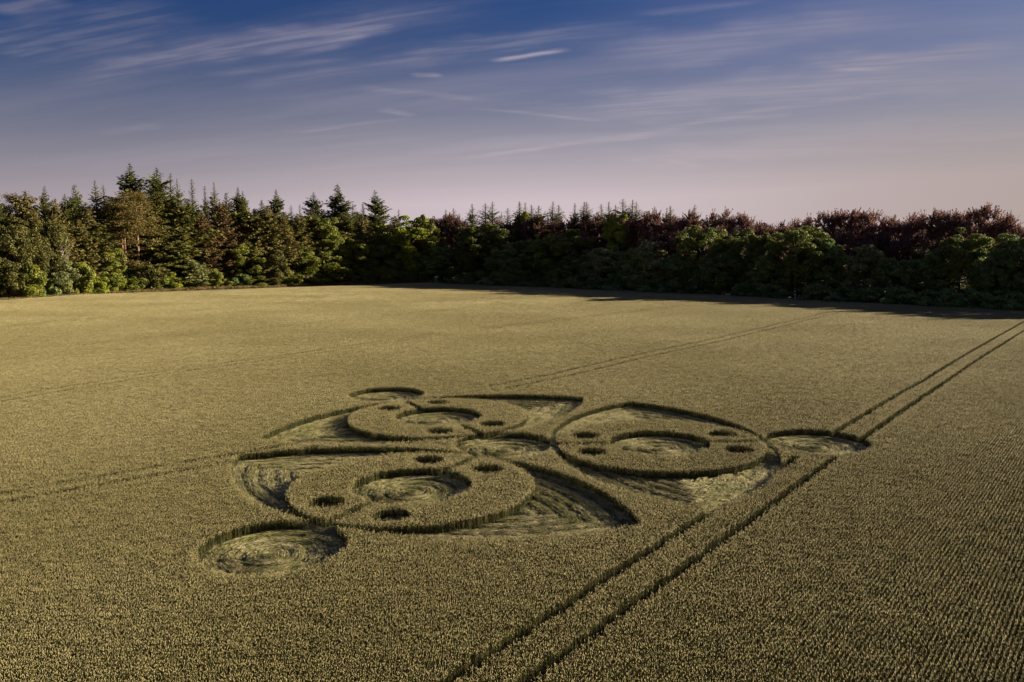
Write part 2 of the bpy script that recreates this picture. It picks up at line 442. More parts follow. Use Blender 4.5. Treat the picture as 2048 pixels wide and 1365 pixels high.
# near field on a grid aligned with the seed rows
u, v, x, y = grid(0.52, NEAR_Y+2)
fld = in_field(x, y, 0.4)
u, v, x, y = u[fld], v[fld], x[fld], y[fld]
offs = (np.arange(6)-2.5)*0.0867
cu, cv = np.meshgrid(offs, offs, indexing='ij'); cu = cu.ravel(); cv = cv.ravel()
chk = np.zeros(len(u), bool); allr = np.ones(len(u), bool)
for a_, b_ in [(-.26, -.26), (-.26, .26), (.26, -.26), (.26, .26), (0, 0), (0, .26), (.26, 0), (-.26, 0), (0, -.26), (.13, .13), (-.13, .13), (.13, -.13), (-.13, -.13)]:
    rr = region(x+a_*cR-b_*sR, y+a_*sR+b_*cR)
    chk |= rr != 0; allr &= rr != 0
full = ~chk; part = chk & ~allr
n = full.sum()
jit = 0.0
pts = np.c_[x[full], y[full], top_z(x[full], y[full])-HC]
flip = rng.integers(0, 2, n)*math.pi+rng.normal(0, 0.02, n)
sw = swell(x[full], y[full])*rng.normal(1, 0.025, n)
P1 = (pts, np.c_[np.zeros(n), np.zeros(n), ROW+flip], np.c_[np.ones(n), np.ones(n), sw], rng.integers(0, 10, n))
sxn = (x[part][:, None]+cu*cR-cv*sR).ravel(); syn = (y[part][:, None]+cu*sR+cv*cR).ravel()
ok = region(sxn, syn) == 0
sxn, syn = sxn[ok], syn[ok]; n2 = len(sxn)
P2 = (np.c_[sxn, syn, top_z(sxn, syn)-HC], np.c_[rng.normal(0, 0.09, (n2, 2)), ROW+rng.integers(0, 2, n2)*math.pi],
      np.c_[np.ones(n2), np.ones(n2), swell(sxn, syn)*rng.normal(1, 0.08, n2)], rng.integers(0, 16, n2))
u, v, x, y = grid(2.08, 420)
fld = in_field(x, y, 1.0) & (y > NEAR_Y+0.8) & (region(x, y) != 50)
x, y = x[fld], y[fld]; n3 = len(x)
P3 = (np.c_[x, y, top_z(x, y)-HC], np.c_[np.zeros((n3, 2)), ROW+rng.integers(0, 2, n3)*math.pi], np.c_[np.ones(n3), np.ones(n3), swell(x, y)*rng.normal(1, 0.02, n3)], rng.integers(0, 6, n3))
print('WHEAT', len(P1[0]), n2, n3)
o = scatter('standing_wheat', *P1, c_near); tag(o, 'ripening golden green wheat standing across the near field', 'wheat', kind='stuff')
o = scatter('wheat_edge', *P2, c_small); tag(o, 'wheat stalks lining the flattened shapes and wheel tracks', 'wheat', kind='stuff')
o = scatter('distant_wheat', *P3, c_far); tag(o, 'pale wheat in the far part of the field by the wood', 'wheat', kind='stuff')

# the flattened shapes
lab = {1: ('flattened_circle', 'flattened round circle at the centre between the three discs'),
       2: ('flattened_circle', 'flattened round circle nearest the camera, swirled in rings'),
       3: ('flattened_circle', 'smallest looking flattened circle, farthest from the camera'),
       4: ('flattened_circle', 'flattened circle crossed by the two wheel tracks'),
       11: ('flattened_hub', 'flattened round hollow in the middle of the nearest disc'),
       12: ('flattened_hub', 'flattened round hollow in the middle of the farthest disc'),
       13: ('flattened_hub', 'flattened round hollow in the middle of the disc beside the wheel tracks'),
       21: ('flattened_crescent', ''), 24: ('flattened_crescent', ''), 22: ('flattened_crescent', ''), 25: ('flattened_crescent', ''),
       23: ('flattened_crescent', ''), 26: ('flattened_crescent', '')}
cres = {(0, 0): 'large flattened crescent on the left side of the nearest disc', (0, 1): 'green shaded flattened crescent on the right side of the nearest disc',
        (1, 0): 'thin flattened crescent on the left side of the farthest disc', (1, 1): 'flattened crescent on the right side of the farthest disc',
        (2, 0): 'flattened crescent behind the disc beside the wheel tracks', (2, 1): 'broad pale flattened crescent in front of the disc beside the wheel tracks'}
for k in range(3):
    d, t, m, s2 = AX[k]
    for code, sg in ((21+k, 1), (24+k, -1)):
        c = m+t*sg*0.7*S
        if k < 2: side = 0 if c[0] < m[0] else 1
        else: side = 0 if c[1] > m[1] else 1
        lab[code] = ('flattened_crescent', cres[(k, side)])
        print(code, lab[code])
st = 0.27
X, Y = np.meshgrid(np.arange(-26, 32, st), np.arange(30, 84, st)); X = X.ravel()+rng.uniform(-.12, .12, X.size); Y = Y.ravel()+rng.uniform(-.12, .12, Y.size)
RG = region(X, Y)
def flow(code, x, y):
    if code in (1, 2, 3, 4):
        c = C0 if code == 1 else AX[code-2][3]
        return np.arctan2(y-c[1], x-c[0])+math.pi/2+0.25, np.hypot(x-c[0], y-c[1])
    if code in (11, 12, 13):
        c = AX[code-11][2]
        return np.arctan2(y-c[1], x-c[0])+math.pi/2+0.25, np.hypot(x-c[0], y-c[1])
    if 21 <= code <= 26:
        k = (code-21) % 3; sgn = 1 if code < 24 else -1
        u, v = frame(k, x, y); d, t, m, _ = AX[k]
        cu = np.where(u > 0, WV-RARC, RARC-WV)
        rad = np.hypot(u-cu, v); ang = np.arctan2(v, u-cu)
        tu, tv = -np.sin(ang), np.cos(ang)
        s_ = np.sign(tv)*sgn; tu, tv = tu*s_, tv*s_
        fx, fy = tu*d[0]+tv*t[0], tu*d[1]+tv*t[1]
        return np.arctan2(fy, fx), rad
    k = (code-31)//4 if code < 41 else code-41
    if code >= 41: d = AX[k][0]; return np.full(x.shape, math.atan2(d[1], d[0])), x*0
    return rng.uniform(0, 6.28, x.shape), x*0
def lay(name, sel, label, group, codes):
    x, y, rg = X[sel], Y[sel], RG[sel]; an = np.zeros(len(x)); rad = np.zeros(len(x))
    for c in codes:
        q = rg == c; an[q], rad[q] = flow(c, x[q], y[q])
    n = len(x); band = 0.5+0.5*np.sin(rad*2*math.pi/0.95+0.4*np.sin(x+y))
    pitch = rng.normal(0, 0.05, n)
    o = scatter(name, np.c_[x, y, np.full(n, -HC)+0.065*band], np.c_[np.zeros(n), pitch, an+rng.normal(0, 0.07, n)],
                np.c_[rng.uniform(.9, 1.2, n), rng.uniform(.9, 1.2, n), 0.45+0.3*band], rng.integers(0, 10, n), c_laid)
    tag(o, label, 'flattened wheat', group, 'stuff')
gname = {'flattened_circle': 'flattened circles of the crop formation', 'flattened_hub': 'hollows in the discs', 'flattened_crescent': 'crescents beside the discs'}
for c, (nm, lb) in sorted(lab.items()): lay(nm, RG == c, lb, gname[nm], [c])
dn = ['nearest disc', 'farthest disc', 'disc beside the wheel tracks']
for k in range(3):
    D = []
    for i, (su, sv) in enumerate([(-1, -1), (-1, 1), (1, -1), (1, 1)]):
        d, t, m, _ = AX[k]; p = m+d*su*0.334*S+t*sv*0.152*S; D.append((31+k*4+i, p[0]/p[1], p[1]))
    D.sort(key=lambda q: q[2])
    for pair, w1 in ((D[:2], 'front'), (D[2:], 'rear')):
        pair.sort(key=lambda q: q[1])
        for q, w2 in zip(pair, ('left', 'right')):
            lay('flattened_dot', RG == q[0], 'small dark hole, the %s %s of four in the %s' % (w1, w2, dn[k]), 'small holes in the discs', [q[0]])
    lay('flattened_path', RG == 41+k, 'narrow straight path cut through the %s' % dn[k], 'straight paths through the discs', [41+k])

# ------------------------------------------------------------------ trees
def foliage(name, a, b, c=None, trans=0.22, rough=0.65, sc=0.35, rand=0.3):
    return material(name, [a, b] + ([c] if c else []), sc, rough, trans, rand=rand, noise_lo=0.38, noise_hi=0.62, detail=2, spec=0.25)
f_fir = foliage('fir_needles', (0.0737, 0.0904, 0.0224), (0.1425, 0.1534, 0.0352), (0.2089, 0.1867, 0.0384))
f_firlit = foliage('spruce_needles', (0.0873, 0.0991, 0.0212), (0.1673, 0.1587, 0.0344), (0.2183, 0.1785, 0.0463))
f_olive = foliage('olive_needles', (0.1156, 0.1054, 0.0251), (0.1885, 0.158, 0.0401), (0.2311, 0.1711, 0.0476))
f_brown = foliage('brown_needles', (0.1408, 0.0827, 0.0306), (0.2111, 0.13, 0.0536), (0.1056, 0.0788, 0.0229))
f_pine = foliage('pine_needles', (0.0935, 0.0808, 0.0187), (0.17, 0.1318, 0.0298), (0.2125, 0.136, 0.0382))
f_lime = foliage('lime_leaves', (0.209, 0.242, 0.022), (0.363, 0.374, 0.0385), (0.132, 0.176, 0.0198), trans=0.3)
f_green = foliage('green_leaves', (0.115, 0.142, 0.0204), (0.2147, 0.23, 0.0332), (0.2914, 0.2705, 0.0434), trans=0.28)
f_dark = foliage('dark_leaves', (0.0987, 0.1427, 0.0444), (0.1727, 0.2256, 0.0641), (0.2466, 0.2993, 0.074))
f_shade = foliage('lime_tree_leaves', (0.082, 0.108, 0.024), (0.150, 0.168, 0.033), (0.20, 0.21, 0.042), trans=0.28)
f_sage = foliage('sage_leaves', (0.1461, 0.167, 0.0584), (0.2226, 0.2365, 0.0835), (0.2783, 0.2643, 0.1044))
f_ochre = foliage('ochre_leaves', (0.0858, 0.0782, 0.0164), (0.1341, 0.1155, 0.0254), (0.1118, 0.1267, 0.0209))
f_copper = foliage('copper_leaves', (0.1106, 0.0538, 0.05), (0.2139, 0.1045, 0.0857), (0.295, 0.1584, 0.116), trans=0.3)
m_bark = material('grey_bark', [(0.055, 0.045, 0.034), (0.09, 0.075, 0.058)], 3.0, 0.9, rand=0.2, spec=0.1)
m_red = material('red_bark', [(0.22, 0.125, 0.085), (0.30, 0.18, 0.13)], 2.0, 0.85, rand=0.1, spec=0.1)
m_pale = material('pale_bark', [(0.42, 0.37, 0.30), (0.55, 0.50, 0.42)], 2.0, 0.8, rand=0.1, spec=0.1)

def unit(v): return v/(np.linalg.norm(v, axis=-1, keepdims=True)+1e-9)
def sprays(b, c, d, ln, wd, rs, m=0, flat=0.5):
    """sprays of leaves: long axis d, width axis mostly level"""
    n = len(c); r = rs.normal(0, 1, (n, 3)); r[:, 2] *= 1-flat
    w_ = unit(np.cross(d, np.cross(r, d)+1e-6)+0.0)
    w_ = unit(r-(r*d).sum(1)[:, None]*d)
    b.leaves(c, d*ln[:, None]*0.5, w_*wd[:, None]*0.5, m)
def conifer(name, seed, H, rad, mat, bark=None, base=0.06, shape=0.85, whorl=0.62, droop=0.22, ln=1.0, dens=1.0, gap=0.0, hang=0.0, up=0.0, cone=0.5):
    rs = np.random.default_rng(seed); tb = MB(); cb_ = MB()
    lean = rs.normal(0, 0.012, 2)*H
    zz_ = np.linspace(0, H*0.985, 9); tr = np.c_[lean[0]*(zz_/H)**2, lean[1]*(zz_/H)**2, zz_]
    tb.tube(tr, 0.020*H*(1-zz_/H)**0.8*0.62+0.03, 7)
    C, D, L, W_ = [], [], [], []
    z = base*H
    lob = rs.uniform(0, 6.28, 4)
    while z < H*0.985:
        f = z/H
        nb = rs.integers(6, 9)
        r0 = rad*min(1.0, (1-f)/cone)**0.85*(0.86+0.28*math.sin(f*23+lob[2])*math.sin(f*9+lob[3]))
        for q in range(nb):
            if rs.uniform() < gap*(1-f): continue
            az = rs.uniform(0, 6.283)
            Lb = r0*rs.uniform(0.55, 1.18)*(1+0.22*math.sin(az*2+lob[0]+f*5)+0.12*math.sin(az*3+lob[1]+f*9))+0.12
            ns = max(2, int(Lb/0.42*dens))
            t = (np.arange(ns)+rs.uniform(0.2, 0.8, ns))/ns
            dr = droop*rs.uniform(0.6, 1.5)
            zz2 = z+Lb*(0.30*(1-f)*0-dr*t+dr*0.75*t**2.2)+Lb*up*t+f*f*Lb*0.9*t
            px_ = np.c_[math.cos(az)*Lb*t, math.sin(az)*Lb*t, zz2]
            side = np.array([-math.sin(az), math.cos(az), 0]); out = np.array([math.cos(az), math.sin(az), 0])
            if Lb > 1.2: tb.tube(np.array([[0, 0, z], px_[len(px_)//2], px_[-1]])+[lean[0]*f*f, lean[1]*f*f, 0], np.array([0.05, 0.035, 0.012])*H/25, 3)
            reps = 4+(Lb > 2)
            for rep in range(reps):
                sg = rs.choice([-1, 1], ns)[:, None]
                dd = unit(out*rs.uniform(0.3, 1.0, (ns, 1))+side*sg*rs.uniform(0.0, 1.1, (ns, 1))+np.array([0, 0, 1])*rs.normal(-0.18-hang, 0.22, (ns, 1)))
                sl = 1.08*ln*rs.uniform(0.45, 1.0, ns)*(0.75+0.35*(1-t))*min(1, 0.13+Lb/2.5)
                c = px_+dd*sl[:, None]*0.45
                C.append(c+[lean[0]*f*f, lean[1]*f*f, 0]); D.append(dd); L.append(sl); W_.append(sl*rs.uniform(0.38, 0.62, ns))
        z += whorl*rs.uniform(0.7, 1.3)*(1-0.45*f)
    C, D, L, W_ = map(np.concatenate, (C, D, L, W_))
    sprays(cb_, C, D, L, W_, rs, flat=0.75-0.4*min(1, hang))
    top = tr[-1]+np.array([0, 0, 0.0]); tb.tube(np.array([top-[0, 0, .5], top+[0, 0, 0.015*H]]), np.array([0.07, 0.02]), 4)
    return [('trunk', tb.mesh(name+'_trunk', [bark or m_bark], True)), ('crown', cb_.mesh(name+'_crown', [mat]))], H
def broadleaf(name, seed, H, rad, mat, bark=None, base=0.18, ncl=70, per=90, cl=1.5, leaf=0.5, lobes=0.22, top=0.5, spiky=0.0, weep=0.0, ground=False):
    rs = np.random.default_rng(seed); tb = MB(); cb_ = MB()
    ph = rs.uniform(0, 6.28, 6)
    zb = base*H; zc_ = zb+(H-zb)*(1-top); 
    tp = np.array([[0, 0, 0], [rs.normal(0, .02)*H, rs.normal(0, .02)*H, zb+0.15*(H-zb)], [rs.normal(0, .03)*H, rs.normal(0, .03)*H, zb+0.6*(H-zb)], [0, 0, H*0.9]])
    if not ground: tb.tube(tp, np.array([0.026, 0.018, 0.010, 0.003])*H, 7)
    cen = []
    while len(cen) < ncl:
        d = unit(rs.normal(0, 1, 3)); rr = rs.uniform(0.35, 1.0)**0.45
        az = math.atan2(d[1], d[0])
        k = 1+lobes*(math.sin(3*az+ph[0])*0.6+math.sin(5*az+ph[1]+2*d[2])*0.5+math.sin(4*d[2]+2*az+ph[2])*0.6)
        R1_ = (rad-cl*0.6)*rr*k
        hh = (H-zc_-cl*0.7) if d[2] > 0 else (zc_-zb)
        p = np.array([d[0]*R1_, d[1]*R1_, zc_+d[2]*hh*rr*(1+(k-1)*0.7)])
        if p[2] < 0.3: continue
        cen.append(p)
    cen = np.array(cen)
    C, D, L, W_ = [], [], [], []
    for i, p in enumerate(cen):
        r = cl*rs.uniform(0.6, 1.25)
        a0 = tp[1]+(tp[3]-tp[1])*min(0.85, max(0, (p[2]-tp[1][2])/(tp[3][2]-tp[1][2])*0.6))
        mid = (a0+p)/2+np.array([0, 0, -0.06*np.linalg.norm(p-a0)])
        tb.tube(np.array([a0, mid, p]), np.array([0.007, 0.004, 0.0015])*H, 3)
        r *= 1.15; n = int(2.9*per*rs.uniform(0.6, 1.3)*(r/cl)**2)
        outw = unit(p-np.array([0, 0, zc_*0.75]))
        if spiky > 0:                       # fans of twigs reaching up and out
            nt_ = 12
            for q in range(nt_):
                dd = unit(outw*0.8+rs.normal(0, 0.55, 3)+np.array([0, 0, 0.35]))
                ln_ = r*rs.uniform(0.9, 1.9)*spiky
                m_ = n//nt_+1; t = rs.uniform(0.1, 1, m_)**0.8
                cc = p+dd*(t*ln_)[:, None]+rs.normal(0, 0.13, (m_, 3))*(1.25-t)[:, None]*r
                C.append(cc); D.append(unit(dd+rs.normal(0, 0.5, (m_, 3)))); L.append(1.15*leaf*rs.uniform(0.6, 1.2, m_)*(1.15-0.5*t)); W_.append(L[-1]*0.75)
                tb.tube(np.array([p, p+dd*ln_*0.95]), np.array([0.035, 0.012]), 3)
        else:
            d = unit(rs.normal(0, 1, (n, 3))+outw*0.55+np.array([0, 0, 0.25])); rr = rs.uniform(0.25, 1, n)**0.5*r
            off = d*rr[:, None]; off[:, 2] *= 0.72
            if weep > 0: off[:, 2] -= weep*np.abs(rs.normal(0, 1, n))*r
            C.append(p+off)
            dl = unit(np.cross(d, rs.normal(0, 1, (n, 3)))+d*0.4+np.array([0, 0, -0.25-weep])); D.append(dl)
            L.append(0.98*leaf*rs.uniform(0.6, 1.3, n)); W_.append(L[-1]*rs.uniform(0.65, 1.0, n))
    C, D, L, W_ = map(np.concatenate, (C, D, L, W_))
    keep = C[:, 2] > 0.05
    sprays(cb_, C[keep], D[keep], L[keep], W_[keep], rs, flat=0.3)
    return [('trunk', tb.mesh(name+'_trunk', [bark or m_bark], True)), ('crown', cb_.mesh(name+'_crown', [mat]))], H
def pine(name, seed, H, rad, twin=False):
    rs = np.random.default_rng(seed); tb = MB(); cb_ = MB(); C, D, L, W_ = [], [], [], []
    stems = [(0, 0, 1.0)] + ([(1.0, 0.4, 0.93)] if twin else [])
    for (ox, oy, hf) in stems:
        h = H*hf; zz_ = np.linspace(0, h*0.97, 8); sw_ = rs.normal(0, 0.10, (8, 2)).cumsum(0)
        P = np.c_[ox+sw_[:, 0], oy+sw_[:, 1], zz_]; tb.tube(P, 0.30*(1-zz_/h)**0.6+0.05, 8)
        for q in range(34):
            f = rs.uniform(0.42, 1.0)**0.8 if q > 3 else rs.uniform(0.25, 0.42); f = min(f, 0.985)
            z = f*h; az = rs.uniform(0, 6.283); Lb = rad*rs.uniform(0.5, 1.1)*(0.35+1.1*(1-f)**0.6)*(0.75 if f < 0.45 else 1)
            bx = np.interp(z, zz_, P[:, 0]); by = np.interp(z, zz_, P[:, 1])
            e = np.array([bx+math.cos(az)*Lb, by+math.sin(az)*Lb, z+Lb*rs.uniform(-0.12, 0.28)])
            s = np.array([bx, by, z]); mid = (s+e)/2+[0, 0, 0.06*Lb]
            tb.tube(np.array([s, mid, e]), np.array([0.13, 0.08, 0.03]), 4)
            for t in np.linspace(0.45, 1.05, 4):
                c0 = s+(e-s)*t+rs.normal(0, 0.35, 3); n = 55
                off = rs.normal(0, 1, (n, 3))*np.array([0.85, 0.85, 0.34])
                C.append(c0+off); D.append(unit(off*0.5+rs.normal(0, 1, (n, 3))*[1, 1, .6]+[0, 0, .5])); L.append(rs.uniform(0.35, 0.7, n)); W_.append(L[-1]*0.4)
    C, D, L, W_ = map(np.concatenate, (C, D, L, W_)); sprays(cb_, C, D, L, W_, rs, flat=0.2)
    return [('trunk', tb.mesh(name+'_trunk', [m_red], True)), ('crown', cb_.mesh(name+'_crown', [f_pine]))], H
def dead_tree(name, seed, H):
    rs = np.random.default_rng(seed); tb = MB(); br = MB()
    tb.tube(np.array([[0, 0, 0], [0.6, 0, H*.3], [0.2, 0, H*.5], [1.6, 0, H*.75], [3.0, 0, H]]), np.array([.32, .24, .17, .10, .03]), 7)
    for z, dx_, dz_ in ((.45, -3.4, 1.0), (.5, 3.3, 3.6), (.62, 3.4, 2.8), (.58, 1.0, 4.2), (.3, -2.6, .6), (.75, 2.2, 2.3), (.7, -.8, 2.4)):
        s = np.array([np.interp(z, [0, .3, .5, .75, 1], [0, .6, .2, 1.6, 3.0]), 0, H*z]); e = s+[dx_, rs.normal(0, .8), dz_]
        br.tube(np.array([s, (s+e)/2+rs.normal(0, .15, 3), e]), np.array([.11, .07, .02]), 5)
        for q in range(4):
            a0 = s+(e-s)*rs.uniform(.4, .95); br.tube(np.array([a0, a0+unit(e-s)*1.1+rs.normal(0, .5, 3)]), np.array([.035, .012]), 3)
    return [('trunk', tb.mesh(name+'_trunk', [m_pale], True)), ('branches', br.mesh(name+'_branches', [m_pale], True))], H

def variants(fn, n, seed0, *a, **k): return [fn('tree_%d' % (seed0+i), seed0+i, *a, **k) for i in range(n)]
K = {   # kind -> (object name, category, natural width, variants)
 'fir':   ('fir_tree', 'fir tree', 8.6, variants(conifer, 3, 100, 34, 6.0, f_fir, cone=0.5, shape=0.80, whorl=0.85, droop=0.30, ln=1.25)),
 'slim':  ('fir_tree', 'fir tree', 5.2, variants(conifer, 3, 110, 30, 3.9, f_fir, cone=0.5, shape=0.9, whorl=0.7, droop=0.25, ln=0.95, gap=0.15)),
 'spruce': ('spruce_tree', 'spruce tree', 11.5, variants(conifer, 3, 120, 30, 6.2, f_firlit, shape=0.6, whorl=0.8, droop=0.42, ln=1.3, hang=0.35)),
 'spire': ('spruce_tree', 'spruce tree', 3.8, variants(conifer, 3, 130, 26, 3.2, f_firlit, cone=0.5, shape=1.0, whorl=0.55, droop=0.16, ln=0.75, up=0.06)),
 'olive': ('spruce_tree', 'spruce tree', 7.0, variants(conifer, 3, 140, 26, 3.9, f_olive, cone=0.42, shape=0.5, whorl=0.65, droop=0.45, ln=1.1, hang=0.7)),
 'brown': ('larch_tree', 'larch tree', 7.0, variants(conifer, 2, 150, 24, 3.9, f_brown, cone=0.38, shape=0.42, whorl=0.6, droop=0.4, ln=0.95, hang=0.5, gap=0.1)),
 'pine':  ('pine_tree', 'pine tree', 12.0, [pine('pine_1', 160, 30, 5.5), pine('pine_2', 161, 30, 5.8, True)]),
 'lime':  ('maple_tree', 'maple tree', 13.0, variants(broadleaf, 2, 170, 20, 6.6, f_lime, ncl=120, per=75, cl=1.25, leaf=0.5, lobes=0.34, top=0.5, base=0.08)),
 'green': ('broadleaf_tree', 'tree', 12.5, variants(broadleaf, 3, 180, 18, 6.3, f_green, ncl=120, per=65, cl=1.25, leaf=0.5, lobes=0.3, base=0.06)),
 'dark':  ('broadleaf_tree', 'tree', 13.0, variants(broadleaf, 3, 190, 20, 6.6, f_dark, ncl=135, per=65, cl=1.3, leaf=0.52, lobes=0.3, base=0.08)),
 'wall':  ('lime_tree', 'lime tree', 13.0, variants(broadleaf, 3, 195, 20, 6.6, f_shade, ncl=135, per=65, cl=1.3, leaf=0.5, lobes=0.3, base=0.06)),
 'sage':  ('willow_tree', 'willow', 9.0, variants(broadleaf, 2, 200, 16, 4.6, f_sage, ncl=65, per=80, cl=1.3, leaf=0.5, lobes=0.15, top=0.62, base=0.05)),
 'birch': ('birch_tree', 'birch tree', 10.0, variants(broadleaf, 2, 210, 18, 5.0, f_ochre, ncl=75, per=75, cl=1.3, leaf=0.42, lobes=0.3, weep=0.55, base=0.2)),
 'beech': ('copper_beech', 'beech tree', 15.0, variants(broadleaf, 4, 220, 26, 7.6, f_copper, ncl=75, per=95, cl=1.7, leaf=0.50, lobes=0.25, spiky=1.15, top=0.42, base=0.2)),
 'bush':  ('hawthorn_bush', 'bush', 9.0, variants(broadleaf, 3, 230, 7.5, 4.5, f_green, ncl=45, per=75, cl=1.15, leaf=0.45, lobes=0.3, top=0.6, base=0.02, ground=True)),
 'ochre': ('hazel_bush', 'bush', 9.0, variants(broadleaf, 2, 240, 8.5, 4.5, f_ochre, ncl=45, per=75, cl=1.15, leaf=0.45, lobes=0.3, top=0.6, base=0.02, ground=True)),
 'bright': ('elder_bush', 'bush', 8.5, variants(broadleaf, 2, 250, 7.5, 4.3, f_lime, ncl=42, per=75, cl=1.1, leaf=0.45, lobes=0.35, top=0.6, base=0.02, ground=True)),
 'under': ('holly_bush', 'bush', 9.5, variants(broadleaf, 3, 260, 6.5, 4.8, f_dark, ncl=42, per=75, cl=1.15, leaf=0.5, lobes=0.3, top=0.6, base=0.02, ground=True)),
 'dead':  ('dead_tree', 'dead tree', 6.0, [dead_tree('dead', 270, 15)]),
}
def size_of(parts):
    me = [m for n_, m in parts if n_ in ('crown', 'branches')][0]
    a = np.empty(len(me.vertices)*3); me.vertices.foreach_get('co', a); a = a.reshape(-1, 3)
    return float(np.percentile(a[:, 2], 99.95)), 2*float(np.percentile(np.hypot(a[:, 0], a[:, 1]), 88))
SIZE = {k: [size_of(p) for p, _ in v[3]] for k, v in K.items()}
used = {}
def plant(kind, px, top, wpx, off, label, group=None, pick=None):
    """px / top: where the crown's tip stands in the photo; off: metres behind the field's edge"""
    name, cat, w0, vs = K[kind]
    i = used.get(kind, 0); used[kind] = i+1
    j = (pick if pick is not None else i) % len(vs); parts = vs[j][0]; h0, w0 = SIZE[kind][j]
    if px < 850: off += 9
    elif wpx and kind in ('wall', 'dark', 'sage', 'lime', 'spire'): off += 4 if px < 1640 else 11
    elif kind == 'beech': off += 14 if px < 1640 else 17
    e = at(px, np.interp(px, EPX, EPY)); Y = e[1]*(1+off/np.hypot(*e)); Xg = e[0]/e[1]*Y
    d = pix_dir(px, top); t = Y/d[1]; Xg = d[0]*t
    gz = float(top_z(Xg, Y))-HC
    H = S+d[2]*t-gz
    wm = wpx/F*Y*(0.92 if kind in ('wall', 'dark', 'sage', 'beech') else 0.8 if kind in ('fir', 'slim') else 1)
    o = bpy.data.objects.new(name, None); COL.objects.link(o)
    o.location = (Xg, Y, gz-0.05); o.rotation_euler = (0, 0, 0 if kind == 'dead' else (0.9 if kind == 'pine' else rng.uniform(0, 6.283)))
    o.scale = (wm/w0, wm/w0, H/h0)
    tag(o, label, cat, group)
    for nm, me in parts: link(nm, me, o)
    return o
LW = 'trees of the sunlit wood on the left'
LB = 'bushes along the foot of the left wood'
RG_ = 'green trees along the shaded wood edge'
RB = 'copper beeches above the shaded edge'
RS = 'conifer spires rising behind the copper beeches'
RU = 'undergrowth bushes in the deep shade'
